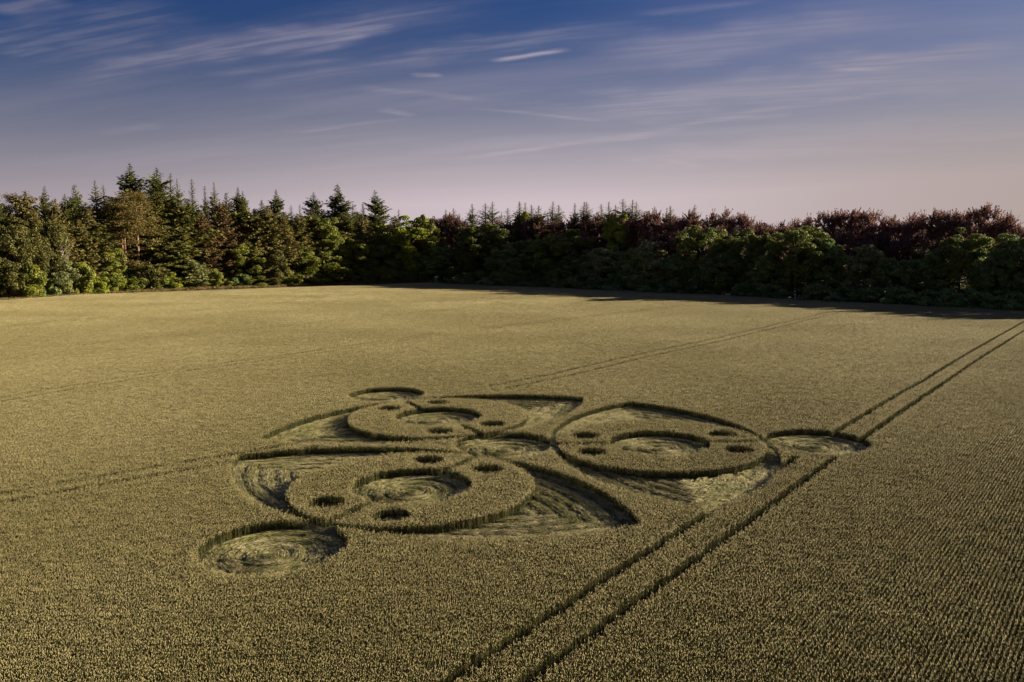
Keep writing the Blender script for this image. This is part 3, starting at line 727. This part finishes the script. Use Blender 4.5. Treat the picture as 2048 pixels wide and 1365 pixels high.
T = [
 # skyline of the left wood
 ('fir', -12, 388, 60, 24, 'dark conifer half cut off by the left frame edge'),
 ('pine', 26, 386, 52, 26, 'gappy pine standing free against the sky, first from the left frame edge'),
 ('olive', 60, 383, 75, 20, 'broad olive conifer with a blunt top beside the gappy pine'),
 ('fir', 84, 373, 52, 22, 'dark fir with a sharp dark tip rising over the blunt olive conifer'),
 ('olive', 104, 398, 55, 15, 'olive conifer just right of the sharp dark tip'),
 ('fir', 132, 388, 62, 26, 'flat topped dark fir with sky showing through its side'),
 ('fir', 147, 370, 56, 28, 'thin topped fir in front of the sky above the flat topped dark one'),
 ('slim', 190, 362, 62, 24, 'open bluish fir with level branches, left shoulder of the tallest fir'),
 ('slim', 207, 371, 44, 27, 'narrow fir touching the right side of the open bluish fir'),
 ('fir', 254, 327, 108, 26, 'tallest fir of the wood, broad layered dark crown'),
 ('fir', 304, 336, 104, 24, 'second tallest dark fir, dense and ragged, just right of the tallest'),
 ('slim', 336, 348, 62, 25, 'dark fir spire on the right shoulder of the second tallest fir'),
 ('slim', 354, 359, 42, 24, 'narrow leaning fir tip below the shoulder of the tall pair'),
 ('slim', 383, 360, 46, 26, 'thin fir with a bare leader standing apart from the tall pair'),
 ('slim', 410, 373, 44, 27, 'wispy fir, left one of a close pair of thin tips'),
 ('slim', 427, 366, 44, 25, 'wispy fir, right and taller one of a close pair of thin tips'),
 ('fir', 452, 386, 56, 24, 'low dark fir in the dip between thin tips and the twin pyramids'),
 ('fir', 471, 375, 54, 25, 'pyramid fir, left and taller of the twin pyramids'),
 ('fir', 489, 383, 50, 24, 'pyramid fir, right and rounder of the twin pyramids'),
 ('fir', 524, 401, 52, 24, 'small triangular fir in the dip right of the twin pyramids'),
 ('fir', 555, 380, 66, 26, 'layered fir with long level branches and bare pole below'),
 ('slim', 582, 412, 36, 26, 'tiny fir tip, left of two peeping between larger firs'),
 ('slim', 597, 410, 38, 27, 'tiny fir tip, right of two peeping between larger firs'),
 ('fir', 626, 385, 62, 24, 'ragged fir standing left of the tall lopsided one'),
 ('fir', 677, 370, 78, 24, 'tall lopsided fir with branches sticking out to the right'),
 ('slim', 706, 409, 50, 24, 'small pale fir right below the lopsided one'),
 ('slim', 727, 408, 44, 26, 'small dark fir at the left foot of the last big fir'),
 ('fir', 750, 381, 74, 25, 'last big fir before the bright yellow green maple'),
 ('slim', 795, 420, 40, 40, 'faint conifer tip just above the bright maple'),
 # deep behind, closing the gaps of the skyline
 ('spruce', 6, 408, 90, 34, 'dark spruce far back, low in the first gap from the left frame edge'),
 ('spruce', 46, 412, 90, 36, 'dark spruce far back between the gappy pine and the blunt olive conifer'),
 ('spruce', 116, 412, 90, 34, 'dark spruce far back below the flat topped fir'),
 ('spruce', 168, 405, 90, 36, 'dark spruce far back left of the open bluish fir'),
 ('spruce', 226, 398, 80, 34, 'dark spruce far back at the left foot of the tallest fir'),
 ('spruce', 372, 398, 90, 34, 'dark spruce far back below the thin fir with a bare leader'),
 ('spruce', 440, 408, 90, 36, 'dark spruce far back below the close pair of thin tips'),
 ('spruce', 508, 418, 80, 34, 'dark spruce far back right of the twin pyramids'),
 ('spruce', 574, 424, 90, 36, 'dark spruce far back between the layered fir and the tiny tips'),
 ('spruce', 650, 420, 80, 34, 'dark spruce far back left of the lopsided fir'),
 ('spruce', 712, 424, 80, 36, 'dark spruce far back between the last two big firs'),
 # body of the left wood
 ('spruce', 170, 425, 110, 13, 'dark drooping spruce filling the gap left of the red stemmed pines'),
 ('pine', 236, 392, 84, 10, 'orange lit pine with a long bare reddish trunk'),
 ('pine', 268, 380, 92, 11, 'double stemmed reddish pine beside the single orange one'),
 ('spruce', 312, 385, 125, 16, 'huge spruce with hanging sprays below the second tallest fir'),
 ('spruce', 350, 398, 110, 12, 'lit green spruce with hanging sprays left of the brown larches'),
 ('spruce', 384, 412, 84, 15, 'shadowed spruce between the lit spruce and the brown larches'),
 ('brown', 404, 425, 46, 8, 'slim dull brown larch, smaller of the brown pair'),
 ('brown', 443, 404, 62, 8, 'tall rusty brown larch, the brownest tree of the wood'),
 ('olive', 62, 420, 78, 14, 'olive spruce behind the leftmost birches'),
 ('spruce', 20, 430, 84, 18, 'dark spruce behind the crown of the leftmost birch'),
 ('olive', 112, 430, 70, 12, 'dull olive spruce above the bare dead tree'),
 ('olive', 158, 440, 60, 9, 'brownish spruce, left of the pair left of the red trunks'),
 ('olive', 181, 416, 60, 10, 'brownish spruce, taller of the pair left of the red trunks'),
 ('spruce', 220, 448, 66, 14, 'small shadowed spruce behind the single bare trunk'),
 ('spruce', 486, 410, 80, 14, 'dark green spruce right behind the rusty larch'),
 ('olive', 506, 430, 58, 9, 'olive brown spruce with hanging twigs right of the rusty larch'),
 ('olive', 530, 412, 66, 10, 'tallest olive brown spruce in the middle of the left wood'),
 ('olive', 560, 428, 62, 9, 'olive spruce under the layered fir'),
 ('olive', 592, 428, 62, 10, 'olive spruce below the two tiny tips'),
 ('spruce', 622, 424, 74, 13, 'green spruce directly below the ragged fir'),
 ('green', 650, 436, 78, 8, 'mid green leafy tree left of the tall lopsided fir'),
 ('spruce', 690, 424, 96, 12, 'bright sided spruce under the tall lopsided fir'),
 ('olive', 722, 428, 60, 14, 'rust tinged spruce below the small dark fir'),
 ('spruce', 752, 430, 70, 16, 'deep green spruce below the last big fir'),
 ('olive', 788, 432, 66, 14, 'brownish conifer between the last big fir and the bright maple'),
 ('sage', 763, 456, 74, 4, 'grey green pyramid shaped tree at the corner, lit from the right'),
 ('lime', 822, 432, 112, 1, 'brightest yellow green maple at the corner of the field'),
 ('ochre', 862, 430, 50, 16, 'olive tree touching the first copper beech'),
 ('dark', 838, 484, 84, 6, 'shadowed tree under the bright maple'),
 ('birch', 22, 450, 84, 7, 'leftmost birch, ochre green crown with pale forked stems'),
 ('birch', 66, 458, 70, 6, 'second birch from the left with one pale slanting stem'),
 ('birch', 98, 442, 66, 8, 'taller birch with a yellowish top left of the dead tree'),
 ('dead', 112, 480, 60, 3, 'bare bleached dead tree leaning right among green crowns'),
 ('green', 700, 470, 90, 5, 'leafy light green tree in front of the bright sided spruce'),
 ('green', 648, 478, 96, 4, 'broad fresh green tree halfway along the left wood edge'),
 ('green', 596, 492, 76, 5, 'rounded green tree beside the broad fresh green one'),
 ('ochre', 540, 500, 66, 6, 'ochre leafed small tree below the tallest olive spruce'),
 ('green', 486, 480, 70, 6, 'dark leafy tree at the right foot of the rusty larch'),
 ('bright', 478, 418, 44, 17, 'small yellow green crown high up beside the rusty larch'),
 # bushes at the foot of the left wood
 ('ochre', 14, 520, 78, 2, 'ochre green bush at the left frame edge'),
 ('bush', 48, 530, 70, 0, 'rounded bush with speckled leaves beside the leftmost one'),
 ('under', 84, 545, 50, 4, 'low dark bush in the gap beside the speckled bush'),
 ('sage', 112, 512, 62, 3, 'grey twiggy bush below the bare dead tree'),
 ('bush', 148, 522, 60, 1, 'green bush between the grey twiggy bush and the bright ones'),
 ('bright', 168, 548, 36, 0, 'small bright green bush below the brownish spruces'),
 ('bright', 196, 552, 52, 0, 'low yellow green bush spilling to the field edge'),
 ('green', 208, 498, 66, 4, 'small leafy tree left of the red trunks'),
 ('bright', 228, 540, 40, 2, 'bright bush at the foot of the single red trunk'),
 ('bush', 262, 545, 56, 1, 'green bush right under the double stemmed pine'),
 ('ochre', 290, 526, 66, 2, 'ochre bush under the huge spruce'),
 ('bush', 326, 545, 54, 1, 'dark green bush left of the bright round one'),
 ('bright', 344, 556, 36, 0, 'bright round bush under the lit green spruce'),
 ('sage', 384, 520, 62, 3, 'silvery grey willow bush below the shadowed spruce'),
 ('bush', 416, 536, 50, 1, 'yellowish green bush between willow and larch'),
 ('bush', 446, 556, 46, 0, 'low bush right at the foot of the rusty larch'),
 ('under', 478, 545, 56, 2, 'dark bush at the field edge right of the rusty larch'),
 ('bush', 506, 552, 54, 0, 'small bush in front of the hanging olive spruces'),
 ('ochre', 536, 545, 56, 1, 'ochre bush below the middle of the left wood'),
 ('bush', 568, 540, 60, 1, 'deep green rounded bush right of the ochre one'),
 ('bush', 606, 530, 66, 1, 'green bush at the foot of the rounded green tree'),
 ('bush', 644, 536, 66, 0, 'fresh green bush at the foot of the broad green tree'),
 ('ochre', 680, 532, 58, 1, 'yellowish bush left of the grey green pyramid tree'),
 ('under', 716, 538, 58, 1, 'dark bush with a few reddish leaves by the corner'),
 ('bush', 750, 540, 54, 0, 'bush at the foot of the grey green pyramid tree'),
 ('under', 792, 535, 66, 1, 'shaded bush below the bright maple'),
 ('under', 832, 535, 60, 2, 'shaded bush left of the dark gap at the corner'),
 # shaded wood on the right: front row
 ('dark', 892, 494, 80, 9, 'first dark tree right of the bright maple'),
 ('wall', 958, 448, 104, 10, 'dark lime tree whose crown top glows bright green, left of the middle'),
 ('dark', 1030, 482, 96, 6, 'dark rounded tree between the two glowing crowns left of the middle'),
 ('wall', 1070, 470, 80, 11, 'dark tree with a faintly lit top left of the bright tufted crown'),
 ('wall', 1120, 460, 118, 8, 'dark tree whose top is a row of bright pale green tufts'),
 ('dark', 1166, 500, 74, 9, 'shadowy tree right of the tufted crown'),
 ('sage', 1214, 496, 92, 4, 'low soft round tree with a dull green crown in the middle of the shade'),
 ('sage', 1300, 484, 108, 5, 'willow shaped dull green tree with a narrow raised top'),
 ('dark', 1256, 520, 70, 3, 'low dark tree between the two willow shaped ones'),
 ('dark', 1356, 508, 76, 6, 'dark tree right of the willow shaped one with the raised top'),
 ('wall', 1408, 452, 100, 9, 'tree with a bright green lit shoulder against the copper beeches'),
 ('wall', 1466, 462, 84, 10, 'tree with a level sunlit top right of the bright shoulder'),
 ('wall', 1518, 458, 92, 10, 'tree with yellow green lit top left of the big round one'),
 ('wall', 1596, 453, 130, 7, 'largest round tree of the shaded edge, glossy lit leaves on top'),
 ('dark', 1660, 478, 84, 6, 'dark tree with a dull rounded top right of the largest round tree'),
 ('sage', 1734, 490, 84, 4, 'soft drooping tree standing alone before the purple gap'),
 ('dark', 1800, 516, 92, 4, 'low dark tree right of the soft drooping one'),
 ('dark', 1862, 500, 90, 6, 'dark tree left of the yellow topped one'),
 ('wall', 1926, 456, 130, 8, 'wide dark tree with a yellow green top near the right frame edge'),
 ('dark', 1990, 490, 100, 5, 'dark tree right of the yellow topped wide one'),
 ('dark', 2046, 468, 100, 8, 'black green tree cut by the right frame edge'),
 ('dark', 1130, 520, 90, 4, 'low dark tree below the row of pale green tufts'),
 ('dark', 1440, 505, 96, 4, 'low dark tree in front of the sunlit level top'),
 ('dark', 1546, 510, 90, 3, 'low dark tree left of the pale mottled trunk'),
 # copper beeches
 ('beech', 846, 434, 66, 35, 'first copper beech at the corner, mostly hidden by the bright maple'),
 ('beech', 886, 427, 84, 33, 'copper beech with reaching top just right of the corner'),
 ('beech', 930, 437, 84, 31, 'low copper beech behind the first glowing crown'),
 ('beech', 985, 438, 90, 32, 'dark copper beech under the first group of spires'),
 ('beech', 1036, 440, 84, 31, 'copper beech below the spire trio left of the middle'),
 ('beech', 1088, 431, 92, 33, 'copper beech behind the row of pale tufts'),
 ('beech', 1146, 428, 96, 32, 'reddish copper beech right of the pale tufts'),
 ('beech', 1200, 424, 96, 31, 'brightest brick red copper beech near the middle'),
 ('beech', 1262, 433, 96, 30, 'copper beech behind the willow shaped tree'),
 ('beech', 1318, 420, 92, 32, 'copper beech with two small spires above it'),
 ('beech', 1376, 420, 90, 31, 'copper beech left of the deep red one'),
 ('beech', 1432, 417, 84, 29, 'deep red copper beech with a domed top'),
 ('beech', 1482, 425, 74, 30, 'copper beech with wispy twigs right of the deep red dome'),
 ('beech', 1528, 442, 70, 30, 'low copper beech in the dip of the skyline'),
 ('beech', 1576, 437, 74, 31, 'small copper beech at the right end of the dip'),
 ('beech', 1622, 426, 96, 30, 'copper beech starting the long right hand ridge of crowns'),
 ('beech', 1684, 417, 104, 31, 'broad copper beech, second of the long ridge of crowns'),
 ('beech', 1744, 419, 100, 30, 'broad copper beech in the middle of the long ridge'),
 ('beech', 1800, 426, 92, 29, 'copper beech with level crown above the purple gap'),
 ('beech', 1850, 419, 96, 30, 'rusty lit copper beech right of the purple gap'),
 ('beech', 1902, 418, 92, 31, 'copper beech behind the yellow topped tree'),
 ('beech', 1958, 408, 104, 30, 'tallest copper beech with upward fans of twigs near the right edge'),
 ('beech', 2014, 424, 72, 30, 'thin copper beech letting the sky through near the right edge'),
 ('beech', 2056, 446, 60, 31, 'last copper beech at the right frame edge'),
 ('beech', 1180, 470, 120, 22, 'low purple beech filling the gap behind the low soft round tree'),
 ('beech', 1352, 462, 120, 22, 'low purple beech filling the gap right of the willow shaped tree'),
 ('beech', 1730, 458, 130, 20, 'low purple beech filling the gap behind the soft drooping tree'),
 ('beech', 1800, 462, 120, 21, 'low purple beech between the drooping tree and the yellow topped one'),
 # green crowns among the beeches
 ('lime', 1046, 424, 54, 42, 'sunlit yellow green crown among spires left of the middle'),
 ('lime', 1078, 430, 44, 42, 'small sunlit crown beside the yellow green one among the spires'),
 ('lime', 1240, 428, 66, 33, 'sunlit lime green crown between copper beeches near the middle'),
 # shade undergrowth
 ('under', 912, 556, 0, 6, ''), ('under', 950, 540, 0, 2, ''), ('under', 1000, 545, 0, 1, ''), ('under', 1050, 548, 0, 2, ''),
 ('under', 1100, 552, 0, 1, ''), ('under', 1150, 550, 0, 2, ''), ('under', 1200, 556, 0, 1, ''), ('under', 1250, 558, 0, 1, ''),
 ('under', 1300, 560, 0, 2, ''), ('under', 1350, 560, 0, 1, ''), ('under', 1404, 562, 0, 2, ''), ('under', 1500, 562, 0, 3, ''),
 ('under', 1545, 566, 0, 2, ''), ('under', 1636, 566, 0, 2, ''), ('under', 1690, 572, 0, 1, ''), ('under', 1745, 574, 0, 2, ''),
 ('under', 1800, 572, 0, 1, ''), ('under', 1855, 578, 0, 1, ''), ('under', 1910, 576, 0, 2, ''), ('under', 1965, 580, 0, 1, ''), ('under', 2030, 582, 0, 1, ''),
]
ORD = ['first', 'second', 'third', 'fourth', 'fifth', 'sixth', 'seventh', 'eighth', 'ninth', 'tenth', 'eleventh', 'twelfth', 'thirteenth', 'fourteenth',
       'fifteenth', 'sixteenth', 'seventeenth', 'eighteenth', 'nineteenth', 'twentieth', 'twenty-first', 'twenty-second', 'twenty-third', 'twenty-fourth',
       'twenty-fifth', 'twenty-sixth', 'twenty-seventh', 'twenty-eighth']
nu = 0
for kind, px, top, wpx, off, label in T:
    if kind == 'under' and wpx == 0:
        plant(kind, px, top, 78, off, '%s dark bush from the field corner in the shade of the right wood' % ORD[nu], RU); nu += 1; continue
    grp = RB if kind == 'beech' else (RG_ if px > 870 and kind in ('wall', 'dark', 'sage') else (LB if kind in ('bush', 'bright', 'under', 'ochre') or wpx < 80 and kind == 'sage' else (LW if px < 880 else RG_)))
    plant(kind, px, top, wpx, off, label, grp)
SP = [(892, 421, 24), (909, 417, 24), (919, 428, 18), (946, 409, 34), (970, 408, 28), (985, 404, 26), (1003, 424, 14), (1016, 417, 24), (1038, 404, 30), (1050, 406, 26),
      (1066, 411, 30), (1078, 412, 28), (1103, 404, 30), (1121, 411, 28), (1149, 407, 24), (1165, 405, 28), (1176, 405, 26), (1203, 409, 26), (1218, 405, 30), (1234, 411, 22),
      (1246, 399, 32), (1262, 401, 32), (1272, 405, 26), (1310, 414, 24), (1332, 417, 18), (1344, 413, 28), (1390, 410, 22), (1506, 436, 22)]
for i, (px, top, wpx) in enumerate(SP):
    plant('spire', px, top, wpx*rng.uniform(1.5, 2.2), 44+rng.uniform(-6, 10), '%s conifer spire from the left of those rising behind the copper beeches' % ORD[i], RS)
# trees standing beyond the right edge of the photograph: their shade falls across the field's edge
for px, top, wpx, lb in ((2110, 452, 110, 'nearest'), (2180, 458, 120, 'second'), (2260, 455, 120, 'third'), (2340, 450, 130, 'fourth')):
    plant('dark', px, top, wpx, 10, 'dark tree of the wood, %s beyond the right frame edge' % lb, 'trees outside the frame')

# ------------------------------------------------------------------ verge, woodland floor, small things at the edge
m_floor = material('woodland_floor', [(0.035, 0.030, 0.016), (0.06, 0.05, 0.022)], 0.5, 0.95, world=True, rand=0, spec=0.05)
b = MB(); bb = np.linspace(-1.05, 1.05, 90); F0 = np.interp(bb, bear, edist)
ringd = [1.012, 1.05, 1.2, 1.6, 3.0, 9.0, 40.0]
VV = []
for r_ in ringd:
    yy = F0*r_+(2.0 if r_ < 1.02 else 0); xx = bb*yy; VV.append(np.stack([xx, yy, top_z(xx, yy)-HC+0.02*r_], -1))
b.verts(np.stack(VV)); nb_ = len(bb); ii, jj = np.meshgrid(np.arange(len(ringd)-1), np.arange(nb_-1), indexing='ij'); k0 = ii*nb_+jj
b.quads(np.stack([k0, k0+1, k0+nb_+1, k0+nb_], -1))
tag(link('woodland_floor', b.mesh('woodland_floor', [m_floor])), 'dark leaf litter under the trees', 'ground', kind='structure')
m_verge = material('verge_grass', [(0.13, 0.115, 0.036), (0.25, 0.15, 0.07), (0.09, 0.11, 0.03)], 0.25, 0.8, 0.2, world=True, rand=0.3)
def verge_tuft(nm):
    b = MB(); n = 90; p = np.c_[rng.uniform(-.9, .9, n), rng.uniform(-.9, .9, n), np.zeros(n)]
    d = unit(np.c_[rng.normal(0, .35, (n, 2)), np.ones(n)]); L = rng.uniform(.35, .95, n); th = rng.uniform(0, 6.28, n)
    b.leaves(p+d*L[:, None]/2, d*L[:, None]/2, np.c_[np.cos(th), np.sin(th), np.zeros(n)]*0.05)
    return bpy.data.objects.new(nm, b.mesh(nm, [m_verge]))
c_verge = proto_collection('verge_tufts', [verge_tuft('verge_%d' % i) for i in range(5)])
q = []
for bp in np.arange(-0.80, -0.045, 0.0028):
    y0 = np.interp(bp, bear, edist)
    for j in range(11):
        yy = y0+0.6+j*1.25+rng.normal(0, .4); q.append((bp*yy+rng.normal(0, .4), yy))
q = np.array(q); n = len(q)
o = scatter('verge_grass', np.c_[q, top_z(q[:, 0], q[:, 1])-HC], np.c_[np.zeros((n, 2)), rng.uniform(0, 6.28, n)], np.c_[np.ones((n, 2)), rng.uniform(.6, 1.3, n)], rng.integers(0, 5, n), c_verge)
tag(o, 'reddish brown rough grass along the foot of the left wood', 'grass', kind='stuff')

m_post = material('weathered_post', [(0.45, 0.43, 0.41), (0.60, 0.57, 0.54)], 3.0, 0.8, rand=0)
def edge_point(px, off):
    e = at(px, np.interp(px, EPX, EPY)); y = e[1]+off; x = e[0]*y/e[1]
    return x, y, float(top_z(x, y))-HC
# a raised wooden seat on legs at the corner, and a tall post beside it
m_board = material('pale_boards', [(0.62, 0.42, 0.33), (0.75, 0.58, 0.50)], 3.0, 0.8, rand=0)
x, y, z = edge_point(873, 1.2)
hs = bpy.data.objects.new('raised_seat', None); COL.objects.link(hs); hs.location = (x, y, z); hs.rotation_euler = (0, 0, R(12))
tag(hs, 'small pale raised wooden seat in the dark gap at the field corner', 'seat')
def boxmb(cx, cy, cz, lx, ly, lz):
    b = MB(); v = np.array([(i, j, k) for k in (-1, 1) for j in (-1, 1) for i in (-1, 1)])*0.5*[lx, ly, lz]+[cx, cy, cz]
    b.verts(v); b.quads([(0, 2, 3, 1), (4, 5, 7, 6), (0, 1, 5, 4), (2, 6, 7, 3), (0, 4, 6, 2), (1, 3, 7, 5)]); return b
for lx, ly in ((-.65, -.5), (.65, -.5), (-.65, .5), (.65, .5)):
    b = MB(); b.tube(np.array([[lx*1.35, ly*1.35, 0], [lx, ly, 2.5]]), np.array([.07, .06]), 6); link('leg', b.mesh('seat_leg', [m_bark]), hs)
link('platform', boxmb(0, 0, 2.55, 1.7, 1.3, .12).mesh('platform', [m_board]), hs)
link('backrest', boxmb(0.1, .60, 2.98, 1.4, .08, .62).mesh('backrest', [m_board]), hs)
link('bench', boxmb(0, .25, 2.80, 1.2, .40, .06).mesh('bench', [m_board]), hs)
b = MB()
for sx_ in (-.22, .22): b.tube(np.array([[sx_-.3, -1.3, 0], [sx_-.3, -.68, 2.6]]), np.array([.04, .04]), 5)
for q_ in np.linspace(.12, .92, 7): b.tube(np.array([[-.52, -1.3+.62*q_, 2.6*q_], [-.08, -1.3+.62*q_, 2.6*q_]]), np.array([.03, .03]), 5)
link('ladder', b.mesh('ladder', [m_board]), hs)
x, y, z = edge_point(888.5, 1.2)
b = MB(); b.tube(np.array([[0, 0, 0], [0, 0, 3.1], [0.0, 0, 3.2]]), np.array([.11, .10, .02]), 8)
tag(link('wooden_post', b.mesh('wooden_post', [m_post]), loc=(x, y, z)), 'thin grey post standing right of the raised wooden seat', 'post')
x, y, z = edge_point(1590, 0.8)
pr_ = MB(); hh = np.linspace(0, 3.6, 14); pr_.tube(np.c_[0.05*np.sin(hh*1.7), hh*0, hh], 0.27+0.05*np.sin(hh*5), 9)
m_mott = material('mottled_bark', [(0.66, 0.62, 0.58), (0.07, 0.06, 0.05)], 1.6, 0.85, rand=0, noise_lo=0.44, noise_hi=0.56)
o = bpy.data.objects.new('tree_trunk', None); COL.objects.link(o); o.location = (x, y, z); tag(o, 'pale mottled trunk at the shaded wood edge below the largest round tree', 'tree trunk')
link('trunk', pr_.mesh('mottled_trunk', [m_mott], True), o)
x, y, z = edge_point(1460.5, 0.8)
b = MB(); b.tube(np.array([[0, 0, 0], [0, 0, .5], [0, 0, .78], [0, 0, .85]]), np.array([.32, .30, .24, .02]), 9)
tag(link('pale_stone', b.mesh('pale_stone', [m_post], True), loc=(x, y, z)), 'small pale stone at the shaded field edge left of the mottled trunk', 'stone')
